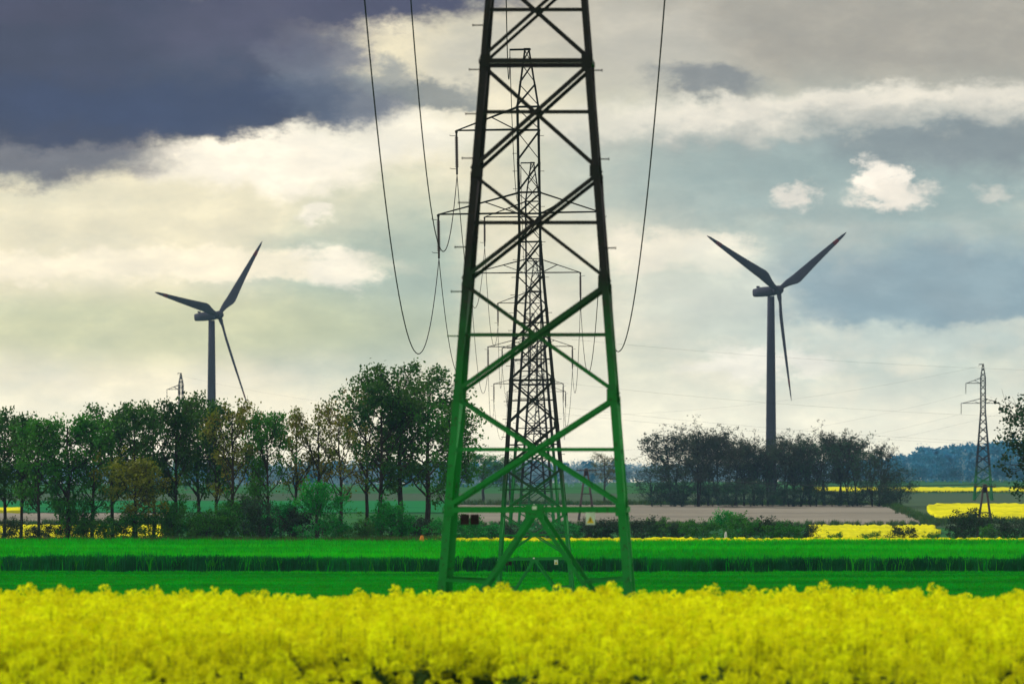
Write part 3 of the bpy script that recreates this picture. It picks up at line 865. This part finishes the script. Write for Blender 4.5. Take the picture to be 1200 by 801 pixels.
def grow(seed, H, W, bare=0.25, nl=16, nsub=5, ntw=3, up=0.75, leaves=34, lsize=0.22, spread=0.33, shape='tall', tr=0.018, stems=1, lean=0.0):
    """returns (wood verts, faces), (leaf verts, faces) for a tree of height H and crown width W"""
    r = np.random.default_rng(seed)
    wv, wf = [], []; off = 0; tips = []
    def put(pts, rads, n):
        nonlocal off
        v, f = tube_np(pts, rads, n); wv.append(v); wf.append(f + off); off += len(v)
    def prof(t_):      # relative crown half width at relative height 0..1 in the crown
        if shape == 'tall': return 0.55 + 0.45 * math.sin(math.pi * min(1, (t_ * .9 + .12)))
        if shape == 'round': return math.sqrt(max(0.03, 1 - (2 * t_ - 0.95) ** 2))
        if shape == 'vase': return 0.45 + 0.55 * math.sin(math.pi * min(1, t_ * .75 + .15))
        if shape == 'cone': return max(0.06, 1 - t_)
        return 1.0
    for st_ in range(stems):
        a0 = r.random() * 6.28; ln = (W * 0.28 * math.sqrt(r.random()) if stems > 1 else lean)
        top = H * (0.93 - (0.18 * r.random() if stems > 1 else 0))
        m_ = 8
        zz = np.linspace(-0.35, top, m_)
        wob = np.cumsum(r.normal(size=(m_, 2)) * H * 0.007, axis=0)
        tp = np.stack([math.cos(a0) * ln * (zz / top) + wob[:, 0], math.sin(a0) * ln * (zz / top) + wob[:, 1], zz], 1)
        tr0 = H * tr / math.sqrt(stems)
        put(tp, tr0 * (1 - 0.86 * np.linspace(0, 1, m_)) + .012, 7)
        for i in range(max(3, nl // stems)):
            t_ = (i + r.random()) / max(3, nl // stems)
            z0 = H * bare + (top - H * bare) * t_ * 0.97
            p0 = np.array([np.interp(z0, zz, tp[:, c]) for c in range(3)])
            az_ = r.random() * 6.28
            reach = W / 2 * prof(t_) * (0.65 + 0.45 * r.random())
            rise = up * reach * (0.6 + 0.8 * r.random()) * (1.25 - 0.5 * t_)
            if shape == 'cone': rise = -0.12 * reach
            e = p0 + np.array([math.cos(az_) * reach, math.sin(az_) * reach, min(rise, H * 1.0 - z0)])
            mid = (p0 + e) / 2 + np.array([0, 0, -0.10 * rise]) + r.normal(size=3) * reach * .06
            lp = np.array([p0, p0 * .5 + mid * .5, mid, mid * .4 + e * .6, e])
            lr = tr0 * 0.42 * (1 - 0.6 * t_)
            put(lp, np.linspace(lr, 0.014, 5), 5)
            tips.append(e)
            for j in range(nsub):
                f0 = 0.3 + 0.7 * (j + r.random()) / nsub
                q0 = np.array([np.interp(f0, [0, .25, .5, .75, 1], lp[:, c]) for c in range(3)])
                dv = (e - p0) / (np.linalg.norm(e - p0) + 1e-6) + r.normal(size=3) * 0.75 + np.array([0, 0, .35 * up])
                dv /= np.linalg.norm(dv)
                Ls = reach * (0.28 + 0.30 * r.random()) + 0.25
                q1 = q0 + dv * Ls
                put(np.array([q0, (q0 + q1) / 2 + r.normal(size=3) * .05 * Ls, q1]), [lr * .38 + .008, lr * .22 + .006, .008], 4)
                tips.append(q1)
                for kx in range(ntw):
                    f1 = 0.4 + 0.6 * r.random(); s0 = q0 + (q1 - q0) * f1
                    d2 = dv + r.normal(size=3) * .8; d2 /= np.linalg.norm(d2)
                    s1_ = s0 + d2 * Ls * (0.35 + .35 * r.random())
                    put(np.array([s0, s1_]), [.014, .008], 3)
                    tips.append(s1_)
    tips = np.array(tips)
    n = len(tips)
    wgt = np.clip(r.random(n) * 1.7 - 0.55, 0, 1)
    cnt = (leaves * wgt + r.random(n)).astype(int)
    c = np.repeat(tips, cnt, axis=0) + r.normal(size=(cnt.sum(), 3)) * spread * np.array([1, 1, .8])
    c = c[(c[:, 2] > 0.08)]
    lv, lf = quads(c, lsize, r, 0.0)
    return (np.concatenate(wv), np.concatenate(wf)), (lv, lf)

KINDS = {}
def kind(name, bark, leaf, wood_name, leaf_name, *a, **kw):
    (wv, wf), (lv, lf) = grow(*a, **kw)
    hh = float(np.percentile(lv[:, 2], 99.6)); ww = float(np.percentile(np.abs(lv[:, :2]), 98.0)) * 2
    KINDS[name] = (mesh_np(wood_name, wv, wf, M[bark], True), mesh_np(leaf_name, lv, lf, M[leaf]), 0, hh, ww)
def plant(obj_name, kd, loc, h, wdt, label, cat, group, wood='trunk', leaf='crown', rz=None):
    wm, lm, _, H, W = KINDS[kd]
    root = empty(obj_name, loc, random.random() * 6.28 if rz is None else rz)
    root.scale = (wdt / W, wdt / W, h / H)
    tag(root, label, cat, group)
    link(bpy.data.objects.new(wood, wm), root); link(bpy.data.objects.new(leaf, lm), root)
    return root

for i in range(3):
    kind('dark%d' % i, 'bark', 'lf_dark', 'trunk', 'crown', 40 + i, 10.0, 3.6, bare=.30, nl=24, nsub=5, ntw=3, up=1.1, leaves=20, lsize=.22, spread=.22)
    kind('green%d' % i, 'bark', 'lf_green', 'trunk', 'crown', 50 + i, 10.0, 4.4, bare=.26, nl=22, nsub=5, ntw=3, up=.9, leaves=22, lsize=.22, spread=.26)
    kind('olive%d' % i, 'bark', 'lf_olive', 'trunk', 'crown', 60 + i, 10.0, 4.0, bare=.32, nl=18, nsub=5, ntw=3, up=1.0, leaves=14, lsize=.20, spread=.22)
    kind('big%d' % i, 'bark', 'lf_dark', 'trunk', 'crown', 70 + i, 12.5, 5.6, bare=.30, nl=26, nsub=6, ntw=3, up=.9, leaves=23, lsize=.22, spread=.25)
    kind('bush%d' % i, 'bark', 'lf_green', 'stem', 'foliage', 80 + i, 3.0, 3.2, bare=.08, nl=18, nsub=4, ntw=3, up=.7, leaves=26, lsize=.17, spread=.18, shape='round', stems=4, tr=.012)
    kind('vbush%d' % i, 'bark', 'lf_vivid', 'stem', 'foliage', 90 + i, 3.6, 3.0, bare=.06, nl=20, nsub=4, ntw=3, up=.7, leaves=28, lsize=.17, spread=.18, shape='tall', stems=3, tr=.012)
    kind('dbush%d' % i, 'bark', 'lf_black', 'stem', 'foliage', 110 + i, 3.0, 3.4, bare=.06, nl=20, nsub=4, ntw=3, up=.6, leaves=22, lsize=.16, spread=.18, shape='round', stems=5, tr=.012)
    kind('bare%d' % i, 'darkbark', 'lf_grey', 'trunk', 'crown', 120 + i, 12.5, 7.0, bare=.26, nl=26, nsub=8, ntw=6, up=1.15, leaves=9, lsize=.24, spread=.20, shape='round', stems=2, tr=.018)
    kind('thick%d' % i, 'darkbark', 'lf_black', 'trunk', 'crown', 130 + i, 11.0, 7.0, bare=.05, nl=28, nsub=6, ntw=4, up=.9, leaves=4, lsize=.28, spread=.28, shape='vase', stems=2, tr=.014)
kind('round', 'bark', 'lf_yellow', 'trunk', 'crown', 140, 6.0, 4.8, bare=.36, nl=20, nsub=6, ntw=3, up=.6, leaves=20, lsize=.18, spread=.22, shape='round')
kind('sparse', 'bark', 'lf_olive', 'trunk', 'crown', 141, 10.0, 4.6, bare=.30, nl=14, nsub=5, ntw=3, up=1.2, leaves=13, lsize=.19, spread=.22, shape='vase')
kind('edge', 'bark', 'lf_black', 'trunk', 'crown', 143, 10.0, 7.5, bare=.38, nl=24, nsub=7, ntw=4, up=.55, leaves=16, lsize=.22, spread=.2, shape='round')

ORDW = ['first', 'second', 'third', 'fourth', 'fifth', 'sixth', 'seventh', 'eighth', 'ninth', 'tenth', 'eleventh', 'twelfth', 'thirteenth', 'fourteenth',
        'fifteenth', 'sixteenth', 'seventeenth', 'eighteenth', 'nineteenth', 'twentieth', 'twenty-first', 'twenty-second', 'twenty-third', 'twenty-fourth', 'twenty-fifth', 'twenty-sixth', 'twenty-seventh', 'twenty-eighth']
def ranks(pxs, ref):
    """order of each item counted away from a reference bearing"""
    o = sorted(range(len(pxs)), key=lambda i: abs(pxs[i] - ref)); r_ = [0] * len(pxs)
    for n_, i in enumerate(o): r_[i] = n_
    return [ORDW[i] for i in r_]
# --- left row on the field edge (px, top y, crown width px, kind, words)
ROWG = 'trees of the row along the wheat field'
LEFT = [(-14, 484, 60, 'dark0', 'dark green leafy tree of the row, dense to the tip'),
        (4, 479, 52, 'dark1', None), (24, 483, 46, 'dark2', None),
        (44, 490, 58, 'green0', 'mid green bushy tree of the row, low broad crown'),
        (80, 487, 86, 'green1', None), (108, 487, 66, 'green2', None),
        (134, 474, 56, 'dark0', None), (158, 472, 56, 'dark2', None), (180, 471, 48, 'dark1', None),
        (204, 466, 56, 'dark0', None), (231, 461, 54, 'dark1', None), (252, 468, 52, 'dark2', None),
        (272, 469, 64, 'olive0', 'olive brown tree of the row with airy new leaves'),
        (297, 478, 50, 'olive1', None), (312, 482, 54, 'green0', None), (342, 478, 62, 'olive2', None),
        (372, 471, 56, 'olive0', None),
        (399, 470, 72, 'sparse', 'forked thin-leaved tree of the row with its trunk in full view'),
        (428, 452, 62, 'olive1', None), (446, 446, 84, 'big1', None), (472, 426, 104, 'big0', None), (500, 433, 100, 'big2', None),
        (527, 470, 62, 'green2', None)]
LAB = {'dark': 'dark green leafy tree, %s of the row counted from the large pylon', 'green': 'mid green broad tree, %s of the row counted from the large pylon',
       'olive': 'olive brown airy tree, %s of the row counted from the large pylon', 'big': 'tall dark tree, %s of the row counted from the large pylon',
       'sparse': 'forked thin-leaved tree with bare limbs, %s of the row from the large pylon'}
LR = ranks([q[0] for q in LEFT], 560)
for i, (px, ty, wpx, kd, lab) in enumerate(LEFT):
    d = 655 + random.uniform(-6, 14)
    p = at(px, d); s = F / d
    h = (HORIZ + (CAMZ - p.z) * s - ty) / s
    base = kd.rstrip('012')
    plant('broadleaf_tree', kd, p, h, wpx / s * 1.12, LAB[base] % LR[i], 'tree', ROWG)
d = 647; p = at(160, d)
plant('round_tree', 'round', p, (HORIZ + (CAMZ - p.z) * F / d - 529) / F * d, 92 / F * d, 'short round yellow-green tree before the dark trees of the row', 'tree', None)

# --- undergrowth below the row
UG = 'bushes at the foot of the tree row'
UB = [(64, 610, 34, 'dbush1'), (128, 608, 38, 'bush2'), (238, 596, 44, 'bush1'), (8, 606, 46, 'dbush0'), (40, 612, 30, 'dbush1'), (84, 570, 44, 'bush1'), (104, 600, 36, 'bush2'), (146, 596, 44, 'bush0'),
      (186, 590, 46, 'bush1'), (206, 580, 40, 'bush2'), (222, 606, 48, 'vbush0'), (246, 600, 46, 'dbush2'), (262, 588, 40, 'bush0'),
      (284, 574, 44, 'bush1'), (306, 580, 44, 'dbush0'), (330, 585, 48, 'vbush1'), (352, 592, 40, 'dbush1'), (372, 562, 52, 'vbush2'),
      (398, 606, 36, 'vbush0'), (420, 612, 34, 'bush2'), (440, 598, 36, 'bush0'), (458, 584, 48, 'vbush1'), (480, 604, 40, 'dbush2'),
      (504, 606, 44, 'dbush0'), (528, 604, 40, 'vbush0'), (544, 600, 36, 'vbush2')]
UL = {'bush': 'olive green bush under the tree row, %s counted from the large pylon', 'dbush': 'dusky dark bush under the tree row, %s counted from the large pylon', 'vbush': 'bright green upright bush under the tree row, %s counted from the large pylon'}
UR = ranks([q[0] for q in UB], 560)
for i, (px, ty, wpx, kd) in enumerate(UB):
    d = 648 + random.uniform(-3, 4); p = at(px, d); s = F / d
    plant('bush', kd, p, (HORIZ + (CAMZ - p.z) * s - ty) / s, wpx / s * 1.2, UL[kd.rstrip('012')] % UR[i], 'bush', UG, 'stem', 'foliage')
# --- hedge behind the pylons and to the right
HB = [(576, 612, 40, 'vbush1'), (592, 612, 36, 'dbush0'), (610, 616, 36, 'dbush1'), (636, 618, 40, 'dbush2'), (662, 610, 34, 'vbush0'), (684, 610, 40, 'dbush1'), (706, 606, 44, 'dbush0'), (728, 606, 40, 'dbush2'),
      (752, 604, 44, 'dbush1'), (774, 606, 40, 'bush2'), (796, 610, 40, 'dbush0'), (820, 606, 44, 'bush1'), (849, 597, 40, 'vbush2'),
      (872, 600, 46, 'bush0'), (896, 604, 44, 'dbush2'), (920, 610, 44, 'bush1'), (944, 613, 34, 'dbush0')]
HR = ranks([q[0] for q in HB], 560)
for i, (px, ty, wpx, kd) in enumerate(HB):
    d = 690 + random.uniform(-6, 10); p = at(px, d); s = F / d
    plant('hedge_shrub', kd, p, (HORIZ + (CAMZ - p.z) * s - ty) / s, wpx / s * 1.1,
          {'bush': 'olive green hedge shrub behind the wheat, %s from the leafy tree row', 'dbush': 'dusky dark hedge shrub behind the wheat, %s from the leafy tree row', 'vbush': 'bright green hedge shrub behind the wheat, %s from the leafy tree row'}[kd.rstrip('012')] % HR[i], 'shrub', 'shrubs of the hedge behind the wheat', 'stem', 'foliage')
RB = [(978, 622, 20, 'bush0'), (1018, 622, 26, 'bush2'), (1062, 614, 38, 'dbush1'), (1092, 622, 22, 'bush1')]
BR = ranks([q[0] for q in RB], 950)
for i, (px, ty, wpx, kd) in enumerate(RB):
    d = 700 + random.uniform(-4, 8); p = at(px, d); s = F / d
    plant('low_bush', kd, p, (HORIZ + (CAMZ - p.z) * s - ty) / s, wpx / s, 'low bush before the yellow strip, %s counted from the hedge' % BR[i], 'bush', 'low bushes before the yellow strip', 'stem', 'foliage')
RB = [(1124, 598, 44, 'dbush0'), (1140, 595, 46, 'dbush2'), (1168, 612, 36, 'bush1'), (1190, 606, 48, 'dbush1'), (1214, 600, 44, 'dbush0')]
BR = ranks([q[0] for q in RB], 1090)
for i, (px, ty, wpx, kd) in enumerate(RB):
    d = 720 + random.uniform(-6, 10); p = at(px, d); s = F / d
    plant('thicket_bush', kd, p, (HORIZ + (CAMZ - p.z) * s - ty) / s, wpx / s * 1.1, 'dark bush around the wooden double pole, %s counted from the ploughed field' % BR[i], 'bush', 'bushes around the wooden double pole', 'stem', 'foliage')
# --- tree just outside the right edge, its leaves hang into view
d = 600; p = at(1234, d)
plant('roadside_tree', 'edge', p, (HORIZ + (CAMZ - p.z) * F / d - 462) / F * d, 168 / F * d, 'dark leafy tree at the edge with twigs reaching toward the lone pylon', 'tree', None, rz=1.0)

# --- bare wood on the right, on the far side of the ploughed field
WG = 'trees of the sparse wood behind the ploughed field'
WD = [(764, 540, 50, 'thick0'), (786, 499, 74, 'bare0'), (800, 530, 56, 'thick1'), (818, 496, 66, 'bare1'), (842, 501, 62, 'bare2'), (862, 514, 50, 'bare0'),
      (884, 510, 56, 'bare1'), (900, 518, 40, 'bare2'), (918, 506, 56, 'bare2'), (938, 509, 58, 'thick0'), (948, 516, 44, 'bare1'), (966, 508, 50, 'bare0'), (986, 501, 62, 'bare1'),
      (1006, 507, 60, 'thick2'), (1022, 520, 54, 'thick0'), (1030, 517, 34, 'bare2'), (830, 506, 50, 'bare2'), (872, 511, 46, 'bare1'), (905, 510, 44, 'thick1'), (894, 520, 44, 'thick0'), (930, 511, 46, 'bare0'), (956, 514, 46, 'thick2'), (995, 506, 50, 'bare2'), (1040, 540, 50, 'thick1'), (1056, 549, 40, 'thick2')]
WL = {'thick': 'dusky dense tree of the wood by the turbine, %s from the large pylon', 'bare': 'twiggy thin-leaved tree of the wood by the turbine, %s from the large pylon'}
WR = ranks([q[0] for q in WD], 740)
for i, (px, ty, wpx, kd) in enumerate(WD):
    d = 1528 + random.uniform(-10, 26); p = at(px, d); s = F / d
    plant('woodland_tree', kd, p, (HORIZ + (CAMZ - p.z) * s - ty) / s, wpx / s * 1.1, WL[kd.rstrip('012')] % WR[i], 'tree', WG)
for i, px in enumerate((775, 792, 815, 835, 858, 880, 905, 925, 950, 975, 1000, 1030, 1048)):
    d = 1520 + random.uniform(-3, 6); p = at(px, d); s = F / d
    plant('underwood_bush', 'dbush%d' % (i % 3), p, random.uniform(18, 34) / s, random.uniform(32, 46) / s, 'dusky bush under the wood by the turbine, %s from the large pylon' % ORDW[i], 'bush', 'bushes under the sparse wood', 'stem', 'foliage')
# --- far single trees seen between the pylon legs
for px, ty, wpx, kd, lab in ((566, 531, 56, 'green1', 'hazy tree beyond the fields beside the near pylon foot'), (598, 536, 44, 'green2', 'hazy smaller tree behind the second pylon'),
                             (708, 530, 40, 'olive2', 'hazy small tree standing alone between the wood and the near pylon')):
    d = 1680; p = at(px, d); s = F / d
    plant('field_tree', kd, p, (HORIZ + (CAMZ - p.z) * s - ty) / s, wpx / s, lab, 'tree', None)

# --- far forest, one mass
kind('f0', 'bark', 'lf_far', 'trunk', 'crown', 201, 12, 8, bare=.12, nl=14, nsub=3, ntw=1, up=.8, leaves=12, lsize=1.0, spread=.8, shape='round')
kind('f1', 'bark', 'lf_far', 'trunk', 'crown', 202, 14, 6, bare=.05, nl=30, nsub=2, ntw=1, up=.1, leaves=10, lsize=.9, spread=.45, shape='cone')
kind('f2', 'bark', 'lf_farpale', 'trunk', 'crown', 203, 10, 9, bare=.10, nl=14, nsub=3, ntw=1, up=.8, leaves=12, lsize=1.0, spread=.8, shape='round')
def forest(name, nn, xa, xb, da, db, hs, label, seed, weights):
    r = np.random.default_rng(seed)
    x = r.uniform(xa, xb, nn); d = r.uniform(da, db, nn)
    protos = []
    for q in ('f0', 'f1', 'f2'):
        wm, lm = KINDS[q][:2]; protos.append(bpy.data.objects.new('forest_tree_' + q[-1], lm))
    s_ = hs * (0.75 + 0.45 * r.random(nn)) * (1 + 0.12 * fbm1(x * .05, d * .05, seed))
    if name == 'hill_forest':
        s_ *= np.interp(x, [130, 165, 215], [0.45, 0.85, 1.08])
    vi = r.choice(3, nn, p=weights)
    scatter(name, np.stack([x, d, Gz(x, d)], 1), np.stack([x * 0, x * 0, r.random(nn) * 6.28], 1), np.stack([s_, s_, s_], 1), vi, protos, label, 'forest')
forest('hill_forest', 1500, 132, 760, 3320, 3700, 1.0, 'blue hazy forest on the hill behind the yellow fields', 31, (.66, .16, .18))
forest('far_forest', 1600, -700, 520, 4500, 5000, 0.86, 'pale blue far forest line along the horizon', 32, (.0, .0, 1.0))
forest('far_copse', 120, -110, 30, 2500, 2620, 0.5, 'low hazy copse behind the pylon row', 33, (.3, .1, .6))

# ------------------------------------------------------------------ wooden double poles with a small line
def make_pole():
    root = empty('wooden_double_pole')
    H = 8.3
    for s in (-1, 1):
        mb = MB(); mb.tube([(s * 1.25, 0, -0.5), (s * .7, 0, H * .5), (s * 0.13, 0, H)], [.20, .17, .13], 8); mb.obj('pole_leg', M['wood'], root, True)
    mb = MB(); mb.box((0, -0.16, H * .52), (0.72, .06, .08)); mb.obj('cross_tie', M['wood'], root)
    mb = MB(); mb.box((0, -0.20, H - 0.35), (1.55, .07, .09)); mb.obj('cross_beam', M['wood'], root)
    for xx in (-1.4, 0, 1.4):
        mb = MB(); mb.tube([(xx, -.2, H - .26), (xx, -.2, H - .12), (xx, -.2, H - .10), (xx, -.2, H + .02)], [.03, .03, .09, .07], 8); mb.obj('pin_insulator', M['insul'], root)
    mb = MB(); mb.box((0, -0.12, H - .75), (.26, .12, .42)); mb.obj('switch_box', M['plate'], root)
    return root
pole = make_pole(); DP = []
for i, (px, d, lab) in enumerate(((1154, 1255, 'wooden double pole with a cross beam beside the lone pylon'), (687, 1420, 'small wooden double pole in front of the far forest'), (1640, 1120, 'wooden double pole farther along the small line'))):
    o = pole if i == 0 else copy_tree(pole)
    o.location = at(px, d); tag(o, lab, 'utility pole', 'wooden double poles'); DP.append(o)
DP[0].scale = (1.0, 1.0, 0.98)
bpy.context.view_layer.update()
for a, b_, w1 in ((0, 1, 'toward the bare wood'), (0, 2, 'running past the roadside tree')):
    for xx, wn in ((-1.4, 'outer'), (0, 'middle'), (1.4, 'inner')):
        p = DP[a].matrix_world @ Vector((xx, -.2, 8.3)); q = DP[b_].matrix_world @ Vector((xx, -.2, 8.3))
        wire(p, q, 1.2, 0.018, 'thin %s wire from the wooden double pole %s' % (wn, w1), 'wires of the small wooden pole line')

# --- small markers at the field edge
def marker(px, d, h, wd, mt, label, name, cat):
    p = at(px, d); mb = MB()
    mb.tube([p + Vector((0, 0, -.1)), p + Vector((0, 0, h * .8)), p + Vector((0, 0, h))], [wd, wd * .9, wd * .45], 8)
    o = mb.obj(name, mt); tag(o, label, cat)
marker(850.5, 680, 1.25, 0.11, M['white'], 'small pale marker post in front of the hedge', 'marker_post', 'post')
marker(494.5, 637, 1.15, 0.18, M['orange'], 'small orange marker post at the foot of the tall trees', 'marker_post', 'post')

# ------------------------------------------------------------------ haze
hz = MB(); hz.box((0, 2650, 35), (2700, 2960, 60))
ho = hz.obj('haze', None); tag(ho, 'thin blue haze over the fields', 'haze', kind='stuff')
hm = bpy.data.materials.new('haze_air'); hm.use_nodes = True
hm.node_tree.nodes.clear()
h = NT(hm.node_tree)
pv = h.new('ShaderNodeVolumePrincipled')
pv.inputs['Color'].default_value = (0.36, 0.68, 1.0, 1); pv.inputs['Density'].default_value = 0.000036
pv.inputs['Anisotropy'].default_value = 0.0
ou = h.new('ShaderNodeOutputMaterial'); hm.node_tree.links.new(pv.outputs[0], ou.inputs['Volume'])
ho.data.materials.clear(); ho.data.materials.append(hm)
